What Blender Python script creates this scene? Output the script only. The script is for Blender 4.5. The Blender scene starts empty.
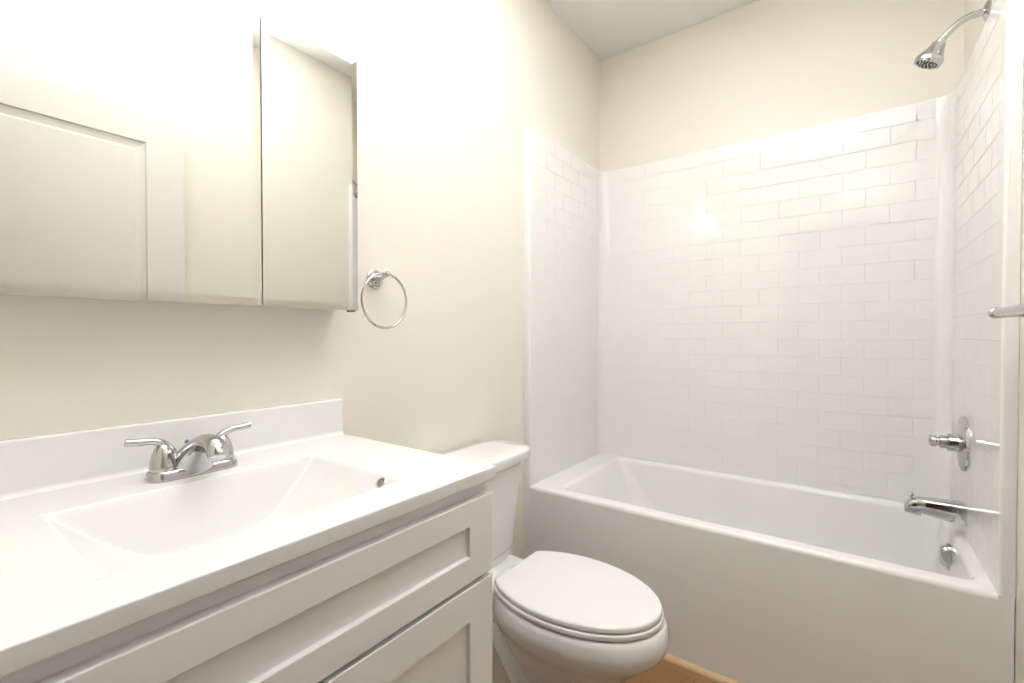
import bpy, bmesh, math
from mathutils import Vector, Matrix

S = bpy.context.scene
COL = S.collection
PI = math.pi

# ------------------------------------------------------------------ camera, light, exposure
CAM = Vector((1.1727, 0.0, 1.192))
cd = bpy.data.cameras.new('camera')
cd.sensor_width = 36.0
cd.lens = 460.24 / 1024 * 36.0
cd.clip_start = 0.02
cam = bpy.data.objects.new('camera', cd)
COL.objects.link(cam)
cam.location = CAM
cam.rotation_euler = (math.radians(90 - 0.7657), 0, math.radians(36.136))
S.camera = cam

S.view_settings.view_transform = 'Standard'
S.view_settings.look = 'None'
S.view_settings.gamma = 1
S.view_settings.use_curve_mapping = False
S.view_settings.exposure = 0.12

wd = bpy.data.worlds.new('world')
S.world = wd
wd.use_nodes = True
wd.node_tree.nodes['Background'].inputs[0].default_value = (1.0, 0.93, 0.82, 1)
wd.node_tree.nodes['Background'].inputs[1].default_value = 0.15


def bounce_spot(name, loc, aim, cone, power):
    """an unseen spot turned away from the scene, so that it lights the room by its bounce"""
    l = bpy.data.lights.new(name, 'SPOT')
    l.energy = power
    l.color = (0.95, 0.97, 1.0)
    l.spot_size = math.radians(cone)
    l.spot_blend = 1.0
    l.shadow_soft_size = 0.04
    o = bpy.data.objects.new(name, l)
    COL.objects.link(o)
    o.location = loc
    o.rotation_euler = (Vector(aim) - Vector(loc)).to_track_quat('-Z', 'Y').to_euler()


# flashes bounced off the ceiling by the camera and off the wall over the doorway; mid-room fill is added
bounce_spot('ceiling_flash', (0.98, 0.12, 1.72), (0.96, 0.60, 2.78), 76, 285)
bounce_spot('middle_fill', (0.82, 1.20, 2.05), (0.82, 1.20, 2.78), 90, 185)  # unseen fill spot, added to even out the near and far ends
bounce_spot('doorway_flash', (1.24, 0.40, 2.25), (1.26, -0.06, 2.52), 70, 26)
LAMP_W = 0.5           # each vanity bulb

# ------------------------------------------------------------------ room numbers (metres)
W = 1.524              # left wall to right wall
D = 2.4685             # camera to the far wall
H = 2.78
T = 1.699              # front plane of the tub
E = 0.031              # how far the surround stands off the walls
YF = -0.06             # front wall (with the doorway the camera stands in)
RIM = 0.519
STOP = 2.120           # top of the surround


# ------------------------------------------------------------------ materials
def mat(name, color, rough=0.5, metal=0.0, bump=None, spec=None, coat=0.0, noise=None):
    m = bpy.data.materials.new(name)
    m.use_nodes = True
    nt = m.node_tree
    b = nt.nodes['Principled BSDF']
    b.inputs['Base Color'].default_value = (*color, 1)
    b.inputs['Roughness'].default_value = rough
    b.inputs['Metallic'].default_value = metal
    if spec is not None:
        b.inputs['Specular IOR Level'].default_value = spec
    if coat:
        b.inputs['Coat Weight'].default_value = coat
        b.inputs['Coat Roughness'].default_value = 0.03
    if bump:
        scale, strength, dist = bump
        tc = nt.nodes.new('ShaderNodeTexCoord')
        nz = nt.nodes.new('ShaderNodeTexNoise')
        nz.inputs['Scale'].default_value = scale
        nz.inputs['Detail'].default_value = 3
        bp = nt.nodes.new('ShaderNodeBump')
        bp.inputs['Strength'].default_value = strength
        bp.inputs['Distance'].default_value = dist
        nt.links.new(tc.outputs['Object'], nz.inputs['Vector'])
        nt.links.new(nz.outputs['Fac'], bp.inputs['Height'])
        nt.links.new(bp.outputs['Normal'], b.inputs['Normal'])
    if noise:
        scale, c2 = noise
        tc = nt.nodes.new('ShaderNodeTexCoord')
        nz = nt.nodes.new('ShaderNodeTexNoise')
        nz.inputs['Scale'].default_value = scale
        mx = nt.nodes.new('ShaderNodeMix')
        mx.data_type = 'RGBA'
        mx.inputs[6].default_value = (*color, 1)
        mx.inputs[7].default_value = (*c2, 1)
        nt.links.new(tc.outputs['Object'], nz.inputs['Vector'])
        nt.links.new(nz.outputs['Fac'], mx.inputs[0])
        nt.links.new(mx.outputs[2], b.inputs['Base Color'])
    return m


M = {}
M['wall'] = mat('cream_wall_paint', (0.872, 0.831, 0.742), 0.55, bump=(260, 0.12, 0.002))
M['ceiling'] = mat('ceiling_paint', (0.92, 0.91, 0.89), 0.8, bump=(200, 0.1, 0.002))
M['acrylic'] = mat('white_acrylic', (0.90, 0.89, 0.875), 0.05, spec=0.55)
M['marble'] = mat('cultured_marble', (0.875, 0.87, 0.86), 0.10, spec=0.5)
M['china'] = mat('vitreous_china', (0.84, 0.835, 0.82), 0.07, spec=0.5)
M['seatplastic'] = mat('seat_plastic', (0.86, 0.855, 0.845), 0.16)
M['paint'] = mat('cabinet_paint', (0.88, 0.875, 0.86), 0.32)
M['carcass'] = mat('cabinet_inside_edge', (0.70, 0.64, 0.54), 0.5)
M['door'] = mat('door_paint', (0.84, 0.82, 0.785), 0.35)
M['chrome'] = mat('polished_chrome', (0.56, 0.56, 0.57), 0.04, 1.0)
M['satin'] = mat('brushed_nickel', (0.58, 0.57, 0.55), 0.22, 1.0)
M['mirror'] = mat('mirror_glass', (0.73, 0.725, 0.69), 0.004, 1.0)
M['dark'] = mat('black_rubber', (0.02, 0.02, 0.02), 0.6)
M['drainhole'] = mat('overflow_hole_shade', (0.34, 0.31, 0.27), 0.45, 0.6)  # grey-brown for the shade inside the basin's overflow hole
M['alu'] = mat('cabinet_aluminium', (0.75, 0.75, 0.74), 0.3, 1.0)
M['cabwhite'] = mat('white_enamel', (0.82, 0.81, 0.79), 0.35)
M['nozzle'] = mat('grey_nozzle', (0.06, 0.06, 0.065), 0.4)
M['shoe'] = mat('oak_moulding', (0.72, 0.52, 0.30), 0.4, noise=(14, (0.62, 0.43, 0.23)))


def wood_floor():
    m = bpy.data.materials.new('oak_plank_floor')
    m.use_nodes = True
    nt = m.node_tree
    L = nt.links.new
    b = nt.nodes['Principled BSDF']
    b.inputs['Roughness'].default_value = 0.34
    tc = nt.nodes.new('ShaderNodeTexCoord')
    br = nt.nodes.new('ShaderNodeTexBrick')
    br.inputs['Color1'].default_value = (0.33, 0.175, 0.075, 1)
    br.inputs['Color2'].default_value = (0.39, 0.22, 0.10, 1)
    br.inputs['Mortar'].default_value = (0.22, 0.11, 0.045, 1)
    br.inputs['Scale'].default_value = 1.0
    br.inputs['Mortar Size'].default_value = 0.0012
    br.inputs['Brick Width'].default_value = 1.2
    br.inputs['Row Height'].default_value = 0.127
    br.offset = 0.37
    mp = nt.nodes.new('ShaderNodeMapping')
    mp.inputs['Scale'].default_value = (3.0, 60, 1)
    nz = nt.nodes.new('ShaderNodeTexNoise')
    nz.inputs['Scale'].default_value = 1.6
    nz.inputs['Detail'].default_value = 6
    nz.inputs['Distortion'].default_value = 0.6
    mx = nt.nodes.new('ShaderNodeMix')
    mx.data_type = 'RGBA'
    mx.blend_type = 'MULTIPLY'
    mx.inputs[0].default_value = 0.55
    cr = nt.nodes.new('ShaderNodeValToRGB')
    cr.color_ramp.elements[0].position = 0.3
    cr.color_ramp.elements[0].color = (0.62, 0.55, 0.48, 1)
    cr.color_ramp.elements[1].position = 0.7
    cr.color_ramp.elements[1].color = (1.15, 1.12, 1.08, 1)
    L(tc.outputs['Object'], br.inputs['Vector'])
    L(tc.outputs['Object'], mp.inputs['Vector'])
    L(mp.outputs['Vector'], nz.inputs['Vector'])
    L(nz.outputs['Fac'], cr.inputs['Fac'])
    L(br.outputs['Color'], mx.inputs[6])
    L(cr.outputs['Color'], mx.inputs[7])
    L(mx.outputs[2], b.inputs['Base Color'])
    return m


M['floor'] = wood_floor()


def glow(name, color, strength):
    m = bpy.data.materials.new(name)
    m.use_nodes = True
    b = m.node_tree.nodes['Principled BSDF']
    b.inputs['Base Color'].default_value = (0.9, 0.88, 0.84, 1)
    b.inputs['Roughness'].default_value = 0.3
    b.inputs['Emission Color'].default_value = (*color, 1)
    b.inputs['Emission Strength'].default_value = strength
    return m


M['shade'] = glow('lit_frosted_glass', (1.0, 0.93, 0.82), 4.0)


# ------------------------------------------------------------------ mesh helpers
def link(name, bm, m, parent=None, smooth=True, angle=35, wn=False):
    bmesh.ops.recalc_face_normals(bm, faces=bm.faces[:])
    me = bpy.data.meshes.new(name)
    bm.to_mesh(me)
    bm.free()
    me.materials.append(m)
    if smooth:
        for p in me.polygons:
            p.use_smooth = True
        me.set_sharp_from_angle(angle=math.radians(angle))
    o = bpy.data.objects.new(name, me)
    COL.objects.link(o)
    if wn:
        md = o.modifiers.new('weighted normals', 'WEIGHTED_NORMAL')
        md.keep_sharp = True
    if parent:
        o.parent = parent
        o.matrix_parent_inverse = Matrix.Translation(-parent.location)
    return o


def thing(name, label, cat, loc=(0, 0, 0), group=None):
    o = bpy.data.objects.new(name, None)
    o.empty_display_size = 0.05
    COL.objects.link(o)
    o.location = loc
    o['label'] = label
    o['category'] = cat
    if group:
        o['group'] = group
    return o


def struct(name, bm, m, parent=None, smooth=False):
    o = link(name, bm, m, parent, smooth)
    if not parent:
        o['kind'] = 'structure'
    return o


def box(bm, x0, x1, y0, y1, z0, z1, bev=0.0, seg=2):
    t = bmesh.new()
    r = bmesh.ops.create_cube(t, size=1)
    for v in r['verts']:
        v.co = Vector(((x0 + x1) / 2 + v.co.x * (x1 - x0), (y0 + y1) / 2 + v.co.y * (y1 - y0), (z0 + z1) / 2 + v.co.z * (z1 - z0)))
    if bev:
        bmesh.ops.bevel(t, geom=t.edges[:], offset=bev, segments=seg, profile=0.5, affect='EDGES')
    merge(bm, t)
    return bm


def merge(bm, t):
    mp = {}
    for v in t.verts:
        mp[v] = bm.verts.new(v.co)
    for f in t.faces:
        try:
            bm.faces.new([mp[v] for v in f.verts])
        except ValueError:
            pass
    t.free()


def loft(bm, rings, cap0=True, cap1=True, closed=True):
    vs = [[bm.verts.new(p) for p in r] for r in rings]
    n = len(vs[0])
    for a, b in zip(vs[:-1], vs[1:]):
        for i in range(n if closed else n - 1):
            j = (i + 1) % n
            bm.faces.new((a[i], a[j], b[j], b[i]))
    if cap0:
        bm.faces.new(vs[0][::-1])
    if cap1:
        bm.faces.new(vs[-1])
    return vs


def frame_of(d):
    d = Vector(d).normalized()
    up = Vector((0, 0, 1)) if abs(d.z) < 0.9 else Vector((0, 1, 0))
    u = d.cross(up).normalized()
    return u, u.cross(d).normalized()


def tube(bm, pts, radii, n=20, flat=None, cap=True):
    """round (or flattened) tube through the points; flat = vertical / sideways ratio"""
    pts = [Vector(p) for p in pts]
    if not hasattr(radii, '__len__'):
        radii = [radii] * len(pts)
    rings = []
    u = None
    for i, p in enumerate(pts):
        d = (pts[min(i + 1, len(pts) - 1)] - pts[max(i - 1, 0)]).normalized()
        if u is None:
            u, v = frame_of(d)
        else:
            u = (u - d * u.dot(d)).normalized()
            v = u.cross(d).normalized()
        k = 1 if flat is None else flat
        rings.append([p + u * math.cos(a) * radii[i] + v * math.sin(a) * radii[i] * k for a in [2 * PI * j / n for j in range(n)]])
    loft(bm, rings, cap, cap)


def spline(pts, k=8):
    """Catmull-Rom through any-dimension points"""
    P = [Vector(p) for p in pts]
    out = []
    for i in range(len(P) - 1):
        a = P[max(i - 1, 0)]
        b = P[i]
        c = P[i + 1]
        d = P[min(i + 2, len(P) - 1)]
        for s in range(k):
            t = s / k
            out.append(0.5 * ((2 * b) + (c - a) * t + (2 * a - 5 * b + 4 * c - d) * t * t + (3 * b - a - 3 * c + d) * t ** 3))
    out.append(P[-1])
    return out


def lathe(bm, base, axis, prof, n=32):
    """prof = [(distance along axis, radius)]"""
    base = Vector(base)
    d = Vector(axis).normalized()
    u, v = frame_of(d)
    rings = []
    for h, r in prof:
        r = max(r, 1e-4)
        rings.append([base + d * h + u * math.cos(a) * r + v * math.sin(a) * r for a in [2 * PI * j / n for j in range(n)]])
    loft(bm, rings)


def rrect(x0, x1, y0, y1, r, z, k=6):
    """rounded rectangle ring at height z; r may be one radius"""
    out = []
    for cx, cy, a0 in ((x1 - r, y1 - r, 0), (x0 + r, y1 - r, 90), (x0 + r, y0 + r, 180), (x1 - r, y0 + r, 270)):
        for i in range(k + 1):
            a = math.radians(a0 + 90 * i / k)
            out.append(Vector((cx + r * math.cos(a), cy + r * math.sin(a), z)))
    return out


# ------------------------------------------------------------------ the room
def slab(name, m, *b):
    return struct(name, box(bmesh.new(), *b), m)


slab('floor', M['floor'], -0.12, W + 0.12, -3.6, D + 0.12, -0.06, 0.0)
slab('ceiling', M['ceiling'], -0.12, W + 0.12, -3.6, D + 0.12, H, H + 0.06)
slab('wall_left', M['wall'], -0.12, 0.0, YF - 0.12, D + 0.12, 0, H)
slab('wall_right', M['wall'], W, W + 0.12, -3.6, D + 0.12, 0, H)
slab('wall_back', M['wall'], 0, W, D, D + 0.12, 0, H)
bm = bmesh.new()
box(bm, 0, 0.68, YF - 0.12, YF, 0, H)
box(bm, 1.46, W, YF - 0.12, YF, 0, H)
box(bm, 0.68, 1.46, YF - 0.12, YF, 2.16, H)
struct('wall_front', bm, M['wall'])
slab('wall_hall', M['wall'], -0.12, W + 0.12, -3.72, -3.6, 0, H)
slab('wall_hall_left', M['wall'], -0.24, -0.12, -3.6, YF - 0.12, 0, H)

# casing round the doorway (behind the camera)
bm = bmesh.new()
box(bm, 0.61, 0.68, YF, YF + 0.016, 0, 2.16, 0.003)
box(bm, 0.61, 1.46, YF, YF + 0.016, 2.16, 2.23, 0.003)
struct('trim_1', bm, M['door'])


# skirting of the left wall behind the toilet, and of the right wall
def skirting(name, prof, a, b):
    bm = bmesh.new()
    a = Vector(a)
    b = Vector(b)
    d = (b - a).normalized()
    nrm = Vector((-d.y, d.x, 0))
    loft(bm, [[a + nrm * p[0] + Vector((0, 0, p[1])) for p in prof], [b + nrm * p[0] + Vector((0, 0, p[1])) for p in prof]])
    return bm


BASEPROF = [(0, 0), (0.012, 0), (0.012, 0.07), (0.009, 0.080), (0.004, 0.088), (0, 0.09)]
struct('baseboard_left', skirting('b', BASEPROF, (0, T - 0.002, 0), (0, 0.765, 0)), M['door'])
struct('baseboard_right', skirting('b', BASEPROF, (W, 0.86, 0), (W, T - 0.002, 0)), M['door'])

# oak quarter round where the tub front meets the floor
bm = bmesh.new()
prof = [(0.0, 0.0)] + [(0.019 * math.cos(a), 0.019 * math.sin(a)) for a in [PI / 2 * i / 6 for i in range(7)]]
loft(bm, [[Vector((x, T - 0.001 - p[0], p[1])) for p in prof] for x in (0.013, W - 0.013)])
struct('trim_2', bm, M['shoe'], smooth=True)

# the white panel door, swung open against the right wall
bm = bmesh.new()
DX, DY0, DY1, DZ1 = 1.450, -0.02, 0.806, 2.135


def panel_slab(bm, x_face, thick, y0, y1, z0, z1, holes, prof):
    """slab in the y-z plane facing -x (or +x when thick < 0), with moulded sunk panels; prof = [(inset, depth)]"""
    sgn = 1 if thick > 0 else -1
    ys = sorted({y0, y1} | {h[0] for h in holes} | {h[1] for h in holes})
    zs = sorted({z0, z1} | {h[2] for h in holes} | {h[3] for h in holes})
    V = {}

    def vx(x, y, z):
        k = (round(x, 6), round(y, 6), round(z, 6))
        if k not in V:
            V[k] = bm.verts.new(k)
        return V[k]
    for a, b in zip(ys[:-1], ys[1:]):
        for c, d in zip(zs[:-1], zs[1:]):
            if any(h[0] <= a and b <= h[1] and h[2] <= c and d <= h[3] for h in holes):
                continue
            bm.faces.new((vx(x_face, a, c), vx(x_face, b, c), vx(x_face, b, d), vx(x_face, a, d)))
    for h in holes:
        prev = None
        for ins, dep in prof:
            q = [vx(x_face + sgn * dep, *p) for p in ((h[0] + ins, h[2] + ins), (h[1] - ins, h[2] + ins), (h[1] - ins, h[3] - ins), (h[0] + ins, h[3] - ins))]
            if prev:
                for i in range(4):
                    bm.faces.new((prev[i], prev[(i + 1) % 4], q[(i + 1) % 4], q[i]))
            prev = q
        bm.faces.new(prev)
    xb = x_face + thick
    bm.faces.new([vx(xb, y, z) for y, z in ((y0, z0), (y1, z0), (y1, z1), (y0, z1))])
    def rim(pts):
        n = len(pts)
        for i in range(n - 1):
            bm.faces.new((vx(x_face, *pts[i]), vx(x_face, *pts[i + 1]), vx(xb, *pts[i + 1]), vx(xb, *pts[i])))
    # side strips (split to match the front grid, loose on the back)
    rim([(y, z0) for y in ys]); rim([(y, z1) for y in ys]); rim([(y0, z) for z in zs]); rim([(y1, z) for z in zs])
    return bm


DOORPROF = [(0, 0), (0.004, 0.006), (0.016, 0.009), (0.030, 0.011), (0.034, 0.011), (0.040, 0.006)]
panel_slab(bm, DX, 0.034, DY0, DY1, 0.01, DZ1,
           [(DY0 + 0.125, DY1 - 0.135, 1.05, DZ1 - 0.125), (DY0 + 0.125, DY1 - 0.135, 0.24, 0.92)], DOORPROF)
door = struct('door_1', bm, M['door'])
bm = bmesh.new()
lathe(bm, (DX, DY1 - 0.07, 0.95), (-1, 0, 0), [(0, 0.03), (0.006, 0.03), (0.008, 0.026), (0.009, 0.012), (0.04, 0.011), (0.041, 0.0)])
tube(bm, spline([(DX - 0.04, DY1 - 0.07, 0.95), (DX - 0.046, DY1 - 0.10, 0.95), (DX - 0.044, DY1 - 0.18, 0.947)]), 0.009)
link('door_handle', bm, M['satin'], door)

# ------------------------------------------------------------------ bathtub
LX, RX, BY, FR = E, W - E, 2.438, 0.05
tub = thing('bathtub', 'white alcove bathtub with a plain flat front under the tiled surround', 'bathtub', (W / 2, T, 0))
bm = bmesh.new()
X0, X1, Y1 = 0.002, W - 0.002, D - 0.003


def rr2(x0, x1, y0, y1, r, z):
    return rrect(x0, x1, y0, y1, r, z, 8)


outer = []
r0 = 0.004
for z, inset in ((0.0, 0.0), (RIM - 0.016, 0.0), (RIM - 0.011, 0.0007), (RIM - 0.006, 0.0028), (RIM - 0.0025, 0.006), (RIM - 0.0005, 0.0105), (RIM, 0.016)):
    outer.append(rr2(X0, X1, T + inset, Y1, r0, z))
# inner basin
IX0, IX1, IY0, IY1 = 0.165, 1.464, 1.772, 2.398
ins = []
for x0, x1, y0, y1, r, z in (
        (IX0 - 0.022, IX1 + 0.018, IY0 - 0.022, IY1 + 0.018, 0.045, RIM),
        (IX0 - 0.010, IX1 + 0.008, IY0 - 0.010, IY1 + 0.008, 0.045, RIM - 0.002),
        (IX0, IX1, IY0, IY1, 0.045, RIM - 0.009),
        (IX0 + 0.008, IX1 - 0.003, IY0 + 0.005, IY1 - 0.005, 0.045, RIM - 0.022),
        (IX0 + 0.060, IX1 - 0.010, IY0 + 0.014, IY1 - 0.014, 0.06, RIM - 0.12),
        (IX0 + 0.125, IX1 - 0.020, IY0 + 0.026, IY1 - 0.026, 0.08, RIM - 0.24),
        (IX0 + 0.180, IX1 - 0.033, IY0 + 0.040, IY1 - 0.040, 0.10, RIM - 0.32),
        (IX0 + 0.225, IX1 - 0.055, IY0 + 0.062, IY1 - 0.062, 0.10, RIM - 0.352),
        (IX0 + 0.270, IX1 - 0.085, IY0 + 0.090, IY1 - 0.090, 0.09, RIM - 0.362)):
    ins.append(rr2(x0, x1, y0, y1, r, z))
loft(bm, outer + ins, True, True)
for a, b in ((X0, LX), (RX, X1)):
    box(bm, a, b, T - 0.0006, T + 0.05, 0.0, RIM + 0.0004)
link('tub_shell', bm, M['acrylic'], tub, angle=50, wn=True)
bm = bmesh.new()
OX = IX1 - 0.009
tilt = Vector((-1, 0, 0.09)).normalized()
c = Vector((OX - 0.003, 2.12, 0.443))
rings = []
for k, (h, s) in enumerate(((-0.006, 1.0), (0.003, 1.0), (0.005, 0.95), (0.0055, 0.84), (0.014, 0.80), (0.019, 0.68), (0.0215, 0.45), (0.022, 0.2))):
    rings.append([c + tilt * h + Vector((0, math.cos(a) * 0.027 * s, math.copysign(abs(math.sin(a)) ** 0.8, math.sin(a)) * 0.045 * s)) for a in [2 * PI * j / 32 for j in range(32)]])
loft(bm, rings)
link('overflow_plate', bm, M['chrome'], tub)
bm = bmesh.new()
lathe(bm, (1.22, 2.085, RIM - 0.3625), (0, 0, 1), [(0, 0.034), (0.003, 0.033), (0.005, 0.026), (0.004, 0.02), (0.010, 0.016), (0.011, 0)])
link('drain', bm, M['chrome'], tub)

# ------------------------------------------------------------------ three-wall surround with moulded subway tile
sur = thing('shower_surround', 'glossy white moulded subway tile wall panels around the bathtub', 'shower surround', (W / 2, D, RIM))
ROW, TLEN = 0.079, 0.158
Z_LINES = [STOP] + [2.046 - ROW * k for k in range(20)] + [RIM]
GR, GH = 0.0015, 0.0004      # half groove width, groove depth


def tiles(bm, org, du, nrm, u0, u1, phase):
    """raised bevelled tile faces over a flat backing, running bond; du along the wall, nrm into the room"""
    org, du, nrm = Vector(org), Vector(du), Vector(nrm)

    def P(u, z, h):
        return org + du * u + Vector((0, 0, z)) + nrm * h
    for k, (zt, zb) in enumerate(zip(Z_LINES[:-1], Z_LINES[1:])):
        if zt - zb < 0.012:
            continue
        ph = phase + (TLEN / 2 if k % 2 else 0)
        j = math.floor((u0 - ph) / TLEN)
        while ph + j * TLEN < u1 - 1e-6:
            a = max(ph + j * TLEN, u0)
            b = min(ph + (j + 1) * TLEN, u1)
            j += 1
            if b - a < 0.012:
                continue
            q = []
            for ins_, h in ((0.0, -GH), (GR * 0.3, -GH), (GR, 0)):
                t_ = zt - (0.006 if k == 0 else ins_)
                a_ = a + (0 if a == u0 else ins_)
                b_ = b - (0 if b == u1 else ins_)
                q.append([bm.verts.new(P(a_, zb + ins_, h)), bm.verts.new(P(b_, zb + ins_, h)), bm.verts.new(P(b_, t_, h)), bm.verts.new(P(a_, t_, h))])
            for r1, r2 in zip(q[:-1], q[1:]):
                for i in range(4):
                    bm.faces.new((r1[i], r1[(i + 1) % 4], r2[(i + 1) % 4], r2[i]))
            bm.faces.new(q[-1])


def shell(bm, inner, outer_pts):
    """upright shell between an inner contour and the wall, rounded along its top edge"""
    n = len(inner)
    def off(t):
        return [Vector((a[0] + (b[0] - a[0]) * t, a[1] + (b[1] - a[1]) * t)) for a, b in zip(inner, outer_pts)]
    rows = []
    for t, z in ((0, RIM), (0, STOP - 0.006), (0.03, STOP - 0.0025), (0.12, STOP - 0.0005), (0.25, STOP), (1, STOP), (1, RIM)):
        rows.append([Vector((p.x, p.y, z)) for p in off(t)])
    vs = [[bm.verts.new(p) for p in r] for r in rows]
    for a, b in zip(vs, vs[1:] + vs[:1]):
        for i in range(n - 1):
            bm.faces.new((a[i], a[i + 1], b[i + 1], b[i]))
    for i in (0, n - 1):
        bm.faces.new([v[i] for v in vs])


wl, wr, wb = 0.001, W - 0.001, D - 0.001
# back panel with its two coved corners
arcL = [(LX + FR - FR * math.cos(a), BY - FR + FR * math.sin(a)) for a in [PI / 2 * i / 10 for i in range(11)]]
arcR = [(RX - FR + FR * math.sin(a), BY - FR + FR * math.cos(a)) for a in [PI / 2 * i / 10 for i in range(11)]]
g = GH


def push(p, n, d):
    return (p[0] + n[0] * d, p[1] + n[1] * d)


inner = arcL[:-1] + [arcL[-1], (LX + FR, BY + g), (RX - FR, BY + g)] + arcR
outp = []
for i, p in enumerate(arcL[:-1]):
    outp.append((wl, p[1]) if i < 5 else ((wl, wb) if i == 5 else (p[0], wb)))
outp += [(LX + FR, wb), (LX + FR, wb), (RX - FR, wb)]
for i, p in enumerate(arcR):
    outp.append((p[0], wb) if i < 5 else ((wr, wb) if i == 5 else (wr, p[1])))
bm = bmesh.new()
shell(bm, inner, outp)
tiles(bm, (0, BY, 0), (1, 0, 0), (0, -1, 0), LX + FR, RX - FR, 1.07 - 0.158 * 8)
link('back_panel', bm, M['acrylic'], sur, angle=17, wn=True)


# side panels, each with its rounded front flange
def side(sx):
    # contour from the wall round the front flange and back along the inner face (left-hand version)
    fr = 0.010
    inner = [(wl, T - 0.0006)] + [(LX - fr + fr * math.sin(a), T - 0.0006 + fr - fr * math.cos(a)) for a in [PI / 2 * i / 6 for i in range(7)]]
    inner += [(LX, T + 0.034), (LX - g, T + 0.034), (LX - g, BY - FR)]
    outp = [(wl, T - 0.0006)] * 3 + [(wl, p[1] + 0.0) for p in inner[3:]]
    tr = (lambda p: p) if sx < 0 else (lambda p: (W - p[0], p[1]))
    bm = bmesh.new()
    shell(bm, [tr(p) for p in inner], [tr(p) for p in outp])
    x = LX if sx < 0 else RX
    tiles(bm, (x, 0, 0), (0, 1, 0), (-sx, 0, 0), T + 0.034, BY - FR, BY - FR - 0.158 * 9)
    link('side_panel', bm, M['acrylic'], sur, angle=17, wn=True)


side(-1)
side(1)

# ------------------------------------------------------------------ shower fixtures on the right wall
FY = 2.07
sh = thing('wall_shower', 'chrome shower head on a bent arm high on the wall above the tub', 'shower', (W, FY, 2.217))
bm = bmesh.new()
lathe(bm, (W, FY, 2.217), (-1, 0, 0), [(0, 0.032), (0.003, 0.032), (0.008, 0.027), (0.012, 0.018), (0.014, 0.012)])
link('wall_flange', bm, M['chrome'], sh)
bm = bmesh.new()
arm = spline([(W - 0.004, FY, 2.217), (1.490, FY, 2.217), (1.462, FY, 2.209), (1.437, FY, 2.191), (1.412, FY, 2.165)], 6)
tube(bm, arm, 0.0105)
link('shower_arm', bm, M['chrome'], sh)
ax = Vector((-0.47, 0.06, -0.88)).normalized()
hb = Vector((1.414, FY, 2.167))
bm = bmesh.new()
lathe(bm, hb, ax, [(-0.004, 0.0115), (0.0, 0.0135), (0.010, 0.0135), (0.012, 0.0185), (0.028, 0.0225), (0.044, 0.030), (0.054, 0.0365), (0.060, 0.0395), (0.071, 0.0400), (0.077, 0.038), (0.078, 0.034), (0.075, 0.032)], 40)
head = link('spray_head', bm, M['chrome'], sh, angle=28)
bm = bmesh.new()
u, v = frame_of(ax)
for rad, cnt in ((0.008, 5), (0.017, 10), (0.027, 15)):
    for i in range(cnt):
        a = 2 * PI * i / cnt + rad * 50
        lathe(bm, hb + ax * 0.0745 + (u * math.cos(a) + v * math.sin(a)) * rad, ax, [(0, 0.0024), (0.003, 0.0024), (0.0042, 0.0014)], 8)
link('spray_nozzles', bm, M['nozzle'], head)

VY, VZ = 2.14, 0.828
va = thing('shower_valve', 'chrome round shower valve plate with a stubby knob stem', 'shower valve', (RX, VY, VZ))
bm = bmesh.new()
lathe(bm, (RX, VY, VZ), (-1, 0, 0), [(0, 0.092), (0.004, 0.0925), (0.010, 0.089), (0.015, 0.075), (0.018, 0.045), (0.019, 0.03)], 56)
link('trim_plate', bm, M['chrome'], va)
bm = bmesh.new()
lathe(bm, (RX - 0.014, VY, VZ), (-1, 0, 0), [(0, 0.031), (0.004, 0.030), (0.030, 0.0285), (0.032, 0.0225), (0.050, 0.0215), (0.052, 0.0155), (0.058, 0.0155), (0.060, 0.0200), (0.072, 0.0200), (0.077, 0.015), (0.078, 0.0)], 32)
link('valve_handle', bm, M['chrome'], va)

ts = thing('tub_spout', 'chrome bathtub spout with a small diverter knob near its tip', 'spout', (RX, 2.12, 0.6))
bm = bmesh.new()
rings = []
for x, zt, zb_, hw in ((0.0, 0.634, 0.563, 0.036), (0.006, 0.635, 0.563, 0.0365), (0.05, 0.634, 0.567, 0.032), (0.095, 0.631, 0.575, 0.0275), (0.112, 0.630, 0.578, 0.0255), (0.113, 0.630, 0.568, 0.025), (0.130, 0.627, 0.568, 0.024), (0.143, 0.618, 0.5715, 0.022), (0.152, 0.605, 0.5725, 0.0195), (0.156, 0.590, 0.575, 0.016)):
    zc, hh = (zt + zb_) / 2, (zt - zb_) / 2
    ring = []
    for j in range(32):
        a = 2 * PI * j / 32
        cs, sn = math.cos(a), math.sin(a)
        ring.append(Vector((RX - x, 2.12 + math.copysign(abs(cs) ** 0.55, cs) * hw, zc + math.copysign(abs(sn) ** 0.55, sn) * hh)))
    rings.append(ring)
loft(bm, rings)
link('spout_body', bm, M['chrome'], ts, angle=40)
bm = bmesh.new()
lathe(bm, (RX - 0.137, 2.12, 0.618), (0, 0, 1), [(0, 0.0035), (0.014, 0.0035), (0.015, 0.007), (0.020, 0.0085), (0.024, 0.007), (0.025, 0)], 20)
link('diverter_knob', bm, M['chrome'], ts)

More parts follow.
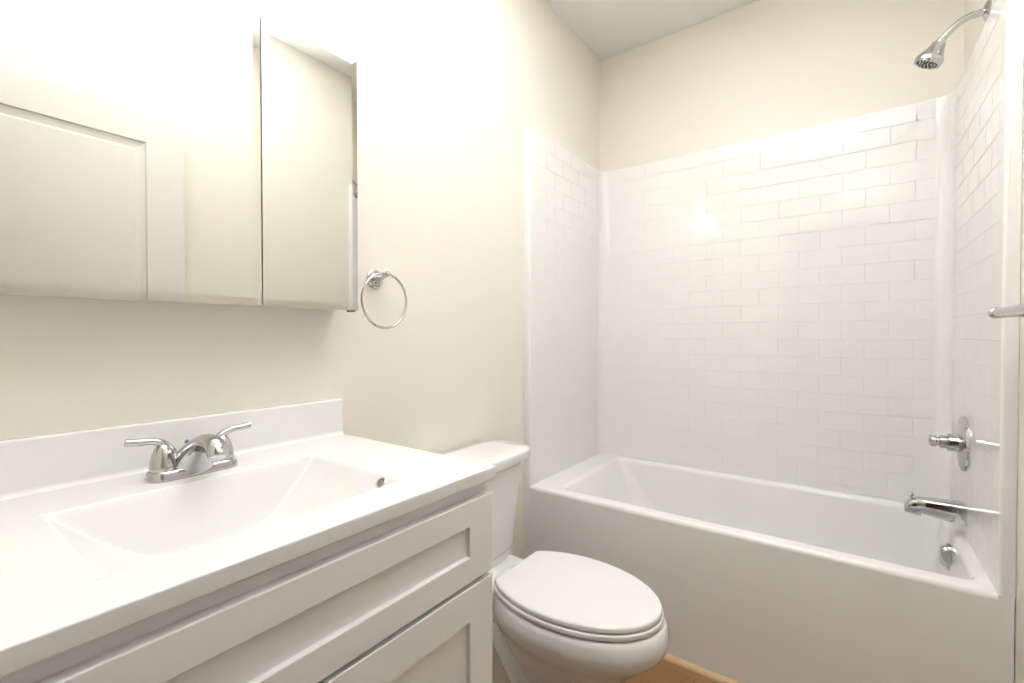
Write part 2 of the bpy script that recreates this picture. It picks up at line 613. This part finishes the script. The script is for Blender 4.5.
# ------------------------------------------------------------------ towel bar on the right wall
TBX, TBZ = 1.459, 1.246
tb = thing('towel_bar', 'brushed metal towel bar on the wall beside the tub surround', 'towel bar', (W, 1.3, TBZ))
bm = bmesh.new()
tube(bm, [(TBX, 1.585, TBZ), (TBX, 1.02, TBZ)], 0.0105)
link('bar', bm, M['satin'], tb)
for y, s in ((1.572, 1), (1.03, -1)):
    bm = bmesh.new()
    lathe(bm, (W, y, TBZ), (-1, 0, 0), [(0, 0.029), (0.005, 0.029), (0.009, 0.024), (0.014, 0.014), (0.03, 0.0105), (0.05, 0.0115), (0.060, 0.0135), (0.070, 0.0135), (0.077, 0.010), (0.079, 0)])
    p = link('post', bm, M['satin'], tb)
    bm = bmesh.new()
    lathe(bm, (TBX, y + s * 0.004, TBZ), (0, s, 0), [(0, 0.0125), (0.010, 0.0125), (0.017, 0.0105), (0.021, 0.006), (0.022, 0)])
    link('end_cap', bm, M['satin'], p)

# ------------------------------------------------------------------ towel ring on the left wall
tr_ = thing('towel_ring', 'chrome towel ring hanging from a round wall mount beside the mirror', 'towel ring', (0, 0.89, 1.365))
bm = bmesh.new()
lathe(bm, (0, 0.892, 1.364), (1, 0, 0), [(0, 0.029), (0.004, 0.029), (0.006, 0.026), (0.010, 0.0235), (0.012, 0.018), (0.016, 0.016), (0.020, 0.010)])
link('wall_rose', bm, M['chrome'], tr_)
bm = bmesh.new()
tube(bm, spline([(0.012, 0.892, 1.364), (0.035, 0.892, 1.366), (0.056, 0.891, 1.3735)]), [0.0085] * 4 + [0.0075] * 9 + [0.007] * 4)
lathe(bm, (0.052, 0.891, 1.3735), (1, 0, 0.2), [(-0.003, 0.007), (0.0, 0.0085), (0.008, 0.0088), (0.010, 0.006), (0.013, 0.0075), (0.017, 0.006), (0.019, 0)], 20)
link('post', bm, M['chrome'], tr_)
bm = bmesh.new()
RC, RR = Vector((0.060, 0.884, 1.295)), 0.081
rings = []
for i in range(64):
    a = 2 * PI * i / 64
    d = Vector((0, math.cos(a), math.sin(a)))
    rings.append([RC + d * (RR + 0.0038 * math.cos(b)) + Vector((1, 0, 0)) * 0.0038 * math.sin(b) for b in [2 * PI * j / 12 for j in range(12)]])
loft(bm, rings + [rings[0]], False, False)
bmesh.ops.remove_doubles(bm, verts=bm.verts[:], dist=1e-6)
link('ring', bm, M['chrome'], tr_)

# ------------------------------------------------------------------ mirrored medicine cabinet
MZ0, MZ1, MXF = 1.2585, 1.9285, 0.106
MY0, MYJ, MY1 = -0.004, 0.508, 0.7585
mc = thing('medicine_cabinet', 'frameless mirrored medicine cabinet on the wall above the sink', 'medicine cabinet', (0, 0.377, MZ0))
bm = bmesh.new()
box(bm, 0.0005, MXF - 0.0195, MY0 + 0.004, MY1 - 0.004, MZ0 + 0.004, MZ1 - 0.004, 0.0015)
link('cabinet_body', bm, M['cabwhite'], mc)


def mirror_door(y0, y1):
    bm = bmesh.new()
    BV, BD = 0.017, 0.0015
    xf, xb = MXF, MXF - 0.005
    rows = []
    for ins_, x in ((0, xb), (0, xf - BD), (BV, xf)):
        rows.append([Vector((x, a, b)) for a, b in ((y0 + ins_, MZ0 + ins_), (y1 - ins_, MZ0 + ins_), (y1 - ins_, MZ1 - ins_), (y0 + ins_, MZ1 - ins_))])
    loft(bm, rows)
    g_ = link('mirror_door', bm, M['mirror'], mc, smooth=False)
    bm = bmesh.new()
    box(bm, MXF - 0.0185, MXF - 0.0052, y0 + 0.003, y1 - 0.003, MZ0 + 0.003, MZ1 - 0.003)
    link('door_backing', bm, M['alu'], g_)
    return g_


mirror_door(MY0, MYJ - 0.0015)
d2 = mirror_door(MYJ + 0.0015, MY1)
bm = bmesh.new()
box(bm, 0.066, MXF - 0.008, MY1 - 0.009, MY1 - 0.003, MZ0 - 0.003, MZ0 + 0.003, 0.001)
link('hinge', bm, M['dark'], mc)

# ------------------------------------------------------------------ vanity cabinet
VX, VY0, VY1, VTOP = 0.549, -0.004, 0.757, 0.8885
vc = thing('vanity_cabinet', 'white shaker vanity cabinet with one wide drawer above two doors', 'vanity cabinet', (0.27, 0.377, 0))
bm = bmesh.new()
box(bm, 0.002, VX - 0.019, VY0, VY0 + 0.016, 0, VTOP)
box(bm, 0.002, VX - 0.019, VY1 - 0.016, VY1, 0, VTOP)
box(bm, 0.002, VX - 0.019, VY0 + 0.016, VY1 - 0.016, 0.10, 0.116)
box(bm, 0.002, 0.010, VY0 + 0.016, VY1 - 0.016, 0.116, VTOP)
box(bm, VX - 0.085, VX - 0.07, VY0 + 0.016, VY1 - 0.016, 0, 0.10)
link('carcass', bm, M['paint'], vc, smooth=False)
bm = bmesh.new()
for b in ((VY0, VY0 + 0.04, 0.1, VTOP), (VY1 - 0.04, VY1, 0.1, VTOP), (VY0 + 0.04, VY1 - 0.04, VTOP - 0.045, VTOP), (VY0 + 0.04, VY1 - 0.04, 0.66, 0.71), (VY0 + 0.04, VY1 - 0.04, 0.1, 0.14), (0.356, 0.400, 0.14, 0.66)):
    box(bm, VX - 0.019, VX, *b)
link('face_frame', bm, M['paint'], vc, smooth=False)
FX = 0.569


def shaker(name, y0, y1, z0, z1, side_rail, cross_rail):
    bm = bmesh.new()
    panel_slab(bm, FX, -0.0195, y0, y1, z0, z1, [(y0 + side_rail, y1 - side_rail, z0 + cross_rail, z1 - cross_rail)], [(0, 0), (0.0012, 0.0012), (0.0014, 0.0095)])
    o = link(name, bm, M['paint'], vc, smooth=False)
    md = o.modifiers.new('eased edges', 'BEVEL')
    md.width = 0.0016
    md.segments = 2
    md.limit_method = 'ANGLE'
    md.angle_limit = math.radians(50)
    return o


FY1, FY0 = VY1 + 0.0005, VY0 - 0.0005
shaker('drawer_front', FY0, FY1, 0.6985, 0.8615, 0.071, 0.050)
shaker('cabinet_door', 0.3685, FY1, 0.125, 0.6885, 0.071, 0.068)
shaker('cabinet_door', FY0, 0.3655, 0.125, 0.6885, 0.071, 0.068)

# ------------------------------------------------------------------ vanity top with moulded basin
CT, CX1, CY0, CY1 = 0.9155, 0.5715, -0.022, 0.766
vt = thing('sink_countertop', 'glossy white vanity countertop with a moulded rectangular sink basin', 'countertop', (0.28, 0.372, 0.889))
BX0, BX1, BY0_, BY1_ = 0.176, 0.487, 0.142, 0.588


def smin(a, b, k):
    h = max(k - abs(a - b), 0) / k
    return min(a, b) - h * h * k * 0.25


def basin_depth(x, y):
    a = (x - BX0) * 4.0
    b = (BX1 - x) * 2.6
    def s(t):
        t = max(min(t / 0.17, 1), -0.5)
        return 0.128 * (1 - (1 - t) ** 1.35) if t > 0 else t * 0.128 * 1.35
    c = s(y - BY0_)
    d = s(BY1_ - y)
    m = smin(a, b, 0.02)
    m = smin(m, c, 0.012)
    m = smin(m, d, 0.012)
    m = smin(m, 0.122, 0.03)
    # soft rim
    k = 0.006
    if m <= -k:
        return 0
    if m >= k:
        return m
    return (m + k) ** 2 / (4 * k)


bm = bmesh.new()
xs = [0.0] + [BX0 - 0.012 + 0.0025 * i for i in range(int((BX1 - BX0 + 0.03) / 0.0025) + 2)]
xs = [x for x in xs if x < CX1 - 0.012] + [CX1 - 0.0105]
ys = [CY0 + 0.0105, 0.06] + [BY0_ - 0.012 + 0.0025 * i for i in range(int((BY1_ - BY0_ + 0.024) / 0.0025) + 2)] + [0.68, CY1 - 0.0105]
grid = [[bm.verts.new((x, y, CT - basin_depth(x, y))) for y in ys] for x in xs]
for i in range(len(xs) - 1):
    for j in range(len(ys) - 1):
        bm.faces.new((grid[i][j], grid[i + 1][j], grid[i + 1][j + 1], grid[i][j + 1]))
# rounded outer edge, front and both ends
n, mm = len(xs), len(ys)
edge = [(grid[i][0], (0, -1)) for i in range(n - 1)] + [(grid[n - 1][0], (1, -1))] + [(grid[n - 1][j], (1, 0)) for j in range(1, mm - 1)] + [(grid[n - 1][mm - 1], (1, 1))] + [(grid[i][mm - 1], (0, 1)) for i in range(n - 2, -1, -1)]
prev = [e[0] for e in edge]
for o_, z in ((0.0075, CT), (0.0088, CT - 0.0003), (0.0099, CT - 0.0012), (0.0104, CT - 0.0022), (0.0105, CT - 0.0035), (0.0105, 0.8915), (0.0085, 0.889), (-0.02, 0.889)):
    cur = [bm.verts.new((e[0].co.x + e[1][0] * o_, e[0].co.y + e[1][1] * o_, z)) for e in edge]
    for i in range(len(cur) - 1):
        bm.faces.new((prev[i], prev[i + 1], cur[i + 1], cur[i]))
    prev = cur
link('counter', bm, M['marble'], vt, angle=40, wn=True)
bm = bmesh.new()
# backsplash with a small cove where it meets the counter
prof = [(0.0, CT - 0.001), (0.0, 1.013)] + [(0.020 - 0.005 + 0.005 * math.sin(a), 1.008 + 0.005 * math.cos(a)) for a in [PI / 2 * i / 5 for i in range(6)]]
prof += [(0.020 + 0.010 - 0.010 * math.cos(a), CT + 0.010 - 0.010 * math.sin(a)) for a in [PI / 2 * i / 5 for i in range(6)]] + [(0.030, CT - 0.001)]
loft(bm, [[Vector((p[0], y, p[1])) for p in prof] for y in (CY0, CY1)])
link('backsplash', bm, M['marble'], vt, angle=50, wn=True)
# chrome overflow ring on the sloping end of the basin
oy, ox = BY1_ - 0.013, 0.434
od = basin_depth(ox, oy)
on_ = Vector((0, -(basin_depth(ox, oy - 0.004) - od) / 0.004, 1)).normalized()
bm = bmesh.new()
lathe(bm, Vector((ox, oy, CT - od)) - on_ * 0.0015, on_, [(0, 0.0115), (0.0024, 0.0115), (0.0034, 0.0100), (0.0030, 0.0084), (0.0012, 0.0080)], 24)
ovr = link('overflow_ring', bm, M['satin'], vt)
bm = bmesh.new()
lathe(bm, Vector((ox, oy, CT - od)) - on_ * 0.001, on_, [(0, 0.0082), (0.0026, 0.0082), (0.0027, 0.006), (0.0022, 0)], 24)
link('overflow_hole', bm, M['drainhole'], ovr)  # flat disc, its dark colour stands in for the shaded hole
bm = bmesh.new()
lathe(bm, (0.335, 0.365, CT - 0.1225), (0, 0, 1), [(0, 0.023), (0.003, 0.022), (0.003, 0.017), (0.006, 0.016), (0.008, 0.0)], 32)
link('drain', bm, M['chrome'], vt)

# ------------------------------------------------------------------ faucet
FCX, FCY, FZ = 0.110, 0.368, CT
fa = thing('faucet', 'chrome two handle faucet on the white countertop behind the sink', 'faucet', (FCX, FCY, FZ))
bm = bmesh.new()


def stad(r, half, z, dx=0.0):
    out = []
    for s, a0 in ((1, 0), (-1, 180)):
        for i in range(13):
            a = math.radians(a0 + 180 * i / 12)
            out.append(Vector((FCX + dx + r * math.cos(a), FCY + s * half + r * math.sin(a), z)))
    return out


loft(bm, [stad(0.0295, 0.051, FZ), stad(0.0295, 0.051, FZ + 0.002), stad(0.028, 0.051, FZ + 0.012), stad(0.0265, 0.051, FZ + 0.0165), stad(0.0245, 0.051, FZ + 0.018)])
link('base', bm, M['chrome'], fa)
# spout: broad saddle at the base sweeping up and forward to a rounded nose
bm = bmesh.new()
path = spline([(0.000, 0.012, 0.050, 0.029), (0.007, 0.026, 0.041, 0.030), (0.020, 0.042, 0.032, 0.0275), (0.040, 0.056, 0.025, 0.022), (0.066, 0.068, 0.0205, 0.0175), (0.098, 0.0705, 0.0185, 0.0165), (0.120, 0.065, 0.0180, 0.0160), (0.133, 0.050, 0.0170, 0.0145)], 6)
# each entry: forward, up, half width (y), half thickness
rings = []
for i, p in enumerate(path):
    a = path[max(i - 1, 0)]
    b = path[min(i + 1, len(path) - 1)]
    d = Vector((b[0] - a[0], 0, b[1] - a[1])).normalized()
    nn = Vector((-d.z, 0, d.x))
    c = Vector((FCX + p[0] * 0.88, FCY, FZ + p[1]))
    rings.append([c + Vector((0, 1, 0)) * math.cos(t) * p[2] + nn * math.sin(t) * p[3] for t in [2 * PI * j / 28 for j in range(28)]])
c_end = Vector((FCX + path[-1][0] * 0.88, FCY, FZ + path[-1][1]))
rings.append([c_end + (q - c_end) * 0.8 + d * 0.003 for q in rings[-1]])
loft(bm, rings)
link('spout', bm, M['chrome'], fa, angle=60)
for s in (-1, 1):
    bm = bmesh.new()
    hc = Vector((FCX, FCY + s * 0.051, FZ + 0.0175))
    lathe(bm, hc, (0, 0, 1), [(0, 0.0225), (0.006, 0.0225), (0.0065, 0.0215), (0.0075, 0.0215), (0.008, 0.0225), (0.020, 0.0212), (0.030, 0.0185), (0.041, 0.0145), (0.048, 0.010), (0.052, 0.004), (0.053, 0)], 32)
    hd = link('handle', bm, M['chrome'], fa)
    bm = bmesh.new()
    pts = spline([hc + Vector((0.0, s * y, z)) for y, z in ((-0.013, 0.018), (-0.011, 0.036), (0.002, 0.0515), (0.020, 0.0585), (0.038, 0.060), (0.057, 0.0625))], 6)
    rad = [0.0105 - 0.0037 * min(1, i / 16) + 0.0006 * max(0, (i - 18) / 12) for i in range(len(pts))]
    tube(bm, pts, rad, 16)
    link('lever', bm, M['chrome'], hd)
bm = bmesh.new()
lathe(bm, (FCX - 0.034, FCY, FZ), (0, 0, 1), [(0, 0.003), (0.052, 0.003), (0.053, 0.0042), (0.060, 0.0044), (0.063, 0)], 16)
link('lift_rod', bm, M['chrome'], fa)

# ------------------------------------------------------------------ toilet
AY = 1.222
to = thing('toilet', 'white two piece toilet with closed lid between vanity and tub', 'toilet', (0.4, AY, 0))


def egg(xc, af, ab, hw, z, n=48, cut=None, e=1.0):
    out = []
    for j in range(n):
        a = 2 * PI * j / n
        cs, sn = math.cos(a), math.sin(a)
        x = xc + (af if cs > 0 else ab) * math.copysign(abs(cs) ** e, cs)
        y = AY + hw * math.copysign(abs(sn) ** e, sn)
        out.append(Vector((x, y, z)))
    return out


bm = bmesh.new()
R = [egg(0.49, 0.135, 0.33, 0.112, 0.0, e=.85), egg(0.49, 0.132, 0.33, 0.110, 0.02, e=.85), egg(0.49, 0.118, 0.31, 0.098, 0.045, e=.9), egg(0.49, 0.118, 0.30, 0.096, 0.10, e=.9),
     egg(0.49, 0.135, 0.29, 0.100, 0.16, e=.95), egg(0.495, 0.165, 0.28, 0.110, 0.21), egg(0.50, 0.200, 0.27, 0.127, 0.25), egg(0.50, 0.235, 0.265, 0.150, 0.285),
     egg(0.50, 0.268, 0.262, 0.175, 0.315), egg(0.50, 0.286, 0.262, 0.190, 0.340), egg(0.50, 0.291, 0.262, 0.195, 0.365), egg(0.50, 0.285, 0.262, 0.191, 0.390), egg(0.50, 0.279, 0.260, 0.187, 0.401), egg(0.50, 0.272, 0.256, 0.181, 0.405), egg(0.50, 0.25, 0.24, 0.165, 0.406)]
loft(bm, R)
rings = [rrect(0.03, 0.33, AY - w, AY + w, 0.03, z) for w, z in ((0.085, 0.24), (0.10, 0.30), (0.112, 0.36), (0.116, 0.390), (0.113, 0.398), (0.106, 0.401))]
loft(bm, rings)
bowl = link('bowl', bm, M['china'], to, angle=60)
for s in (-1, 1):
    bm = bmesh.new()
    pts = spline([(0.56, AY + s * 0.070, 0.19), (0.47, AY + s * 0.080, 0.13), (0.39, AY + s * 0.080, 0.13), (0.33, AY + s * 0.080, 0.21), (0.27, AY + s * 0.075, 0.26), (0.20, AY + s * 0.07, 0.24), (0.17, AY + s * 0.07, 0.12), (0.17, AY + s * 0.07, 0.0)], 6)
    tube(bm, pts, [0.02 + 0.018 * min(1, i / 10) for i in range(len(pts))], 20)
    link('trapway', bm, M['china'], bowl)


def tank_ring(x0, x1, hw, z, bow, n=64, e=5.0):
    out = []
    xc, hx = (x0 + x1) / 2, (x1 - x0) / 2
    for j in range(n):
        a = 2 * PI * j / n
        cs, sn = math.cos(a), math.sin(a)
        x = hx * math.copysign(abs(cs) ** (2 / e), cs)
        y = hw * math.copysign(abs(sn) ** (2 / e), sn)
        x += bow * (1 - (y / hw) ** 2) * (1 if cs > 0 else 0) - (0.012 * abs(y / hw) ** 3 if cs > 0 else 0)
        out.append(Vector((xc + x, AY + y, z)))
    return out


bm = bmesh.new()
loft(bm, [tank_ring(0.035, 0.188, 0.140, 0.4015, 0.012), tank_ring(0.03, 0.194, 0.152, 0.405, 0.012), tank_ring(0.028, 0.197, 0.157, 0.428, 0.012), tank_ring(0.028, 0.195, 0.156, 0.431, 0.012), tank_ring(0.026, 0.199, 0.164, 0.435, 0.012), tank_ring(0.025, 0.200, 0.167, 0.445, 0.013),
          tank_ring(0.02, 0.205, 0.180, 0.56, 0.015), tank_ring(0.018, 0.211, 0.197, 0.70, 0.016), tank_ring(0.018, 0.213, 0.201, 0.737, 0.016)])
link('tank', bm, M['china'], to, angle=50)
bm = bmesh.new()
loft(bm, [tank_ring(0.018, 0.215, 0.208, 0.736, 0.018), tank_ring(0.013, 0.226, 0.224, 0.740, 0.020), tank_ring(0.011, 0.229, 0.228, 0.745, 0.020, e=7), tank_ring(0.011, 0.229, 0.228, 0.769, 0.020, e=7),
          tank_ring(0.012, 0.2275, 0.2265, 0.7735, 0.020, e=7), tank_ring(0.015, 0.224, 0.223, 0.7765, 0.020, e=7), tank_ring(0.05, 0.18, 0.17, 0.779, 0.014, e=7)])
link('tank_lid', bm, M['china'], to, angle=60)
bm = bmesh.new()
lathe(bm, (0.212, AY - 0.15, 0.69), (1, 0, 0), [(0, 0.012), (0.008, 0.012), (0.012, 0.009), (0.020, 0.008)], 20)
tube(bm, spline([(0.230, AY - 0.15, 0.69), (0.236, AY - 0.12, 0.688), (0.238, AY - 0.07, 0.682)]), 0.006, 14)
link('flush_lever', bm, M['chrome'], to)


def lid_ring(grow, z, x_back=0.298):
    out = []
    for p in egg(0.50, 0.272 + grow, 0.262 + grow, 0.183 + grow, z, 72):
        out.append(Vector((max(p.x, x_back - grow), p.y, p.z)))
    return out


bm = bmesh.new()
loft(bm, [lid_ring(-0.030, 0.4086), lid_ring(-0.001, 0.4088), lid_ring(0.002, 0.4100), lid_ring(0.0035, 0.4125), lid_ring(0.0035, 0.4205), lid_ring(0.002, 0.4232), lid_ring(-0.001, 0.4243), lid_ring(-0.030, 0.4245)])
link('seat', bm, M['seatplastic'], to, angle=60, wn=True)
bm = bmesh.new()
loft(bm, [lid_ring(-0.030, 0.4272), lid_ring(-0.003, 0.4274), lid_ring(-0.001, 0.4285), lid_ring(-0.0005, 0.4300), lid_ring(-0.001, 0.4375), lid_ring(-0.0025, 0.4405), lid_ring(-0.006, 0.4425), lid_ring(-0.011, 0.4434), lid_ring(-0.06, 0.4450), lid_ring(-0.12, 0.4460)])
link('lid', bm, M['seatplastic'], to, angle=60, wn=True)
for s in (-1, 1):
    bm = bmesh.new()
    box(bm, 0.292, 0.318, AY + s * 0.055 - 0.018, AY + s * 0.055 + 0.018, 0.400, 0.428, 0.006, 3)
    link('hinge', bm, M['seatplastic'], to)

# ------------------------------------------------------------------ vanity light over the mirror (above the frame)
LZ = 2.30
vl = thing('vanity_light', 'three bulb vanity light on the wall above the mirrored cabinet', 'lamp', (0, 0.377, LZ))
bm = bmesh.new()
box(bm, 0.0005, 0.028, 0.10, 0.655, LZ - 0.05, LZ + 0.05, 0.006, 3)
link('backplate', bm, M['satin'], vl)
for y in (0.165, 0.377, 0.589):
    bm = bmesh.new()
    tube(bm, spline([(0.026, y, LZ), (0.07, y, LZ + 0.005), (0.105, y, LZ + 0.045)]), 0.008)
    lathe(bm, (0.105, y, LZ + 0.055), (0, 0, -1), [(0, 0.012), (0.005, 0.022), (0.022, 0.024), (0.023, 0.0)], 24)
    a_ = link('lamp_arm', bm, M['satin'], vl)
    bm = bmesh.new()
    lathe(bm, (0.105, y, LZ + 0.033), (0, 0, -1), [(0, 0.024), (0.02, 0.032), (0.06, 0.046), (0.10, 0.054), (0.112, 0.055), (0.112, 0.051), (0.10, 0.05), (0.06, 0.042), (0.02, 0.028), (0.004, 0.02)], 32)
    link('lamp_shade', bm, M['shade'], a_)
    pl = bpy.data.lights.new('vanity_bulb', 'POINT')
    pl.energy = LAMP_W
    pl.color = (1.0, 0.93, 0.82)
    pl.shadow_soft_size = 0.035
    po = bpy.data.objects.new('vanity_bulb', pl)
    COL.objects.link(po)
    po.location = (0.105, y, LZ - 0.115)
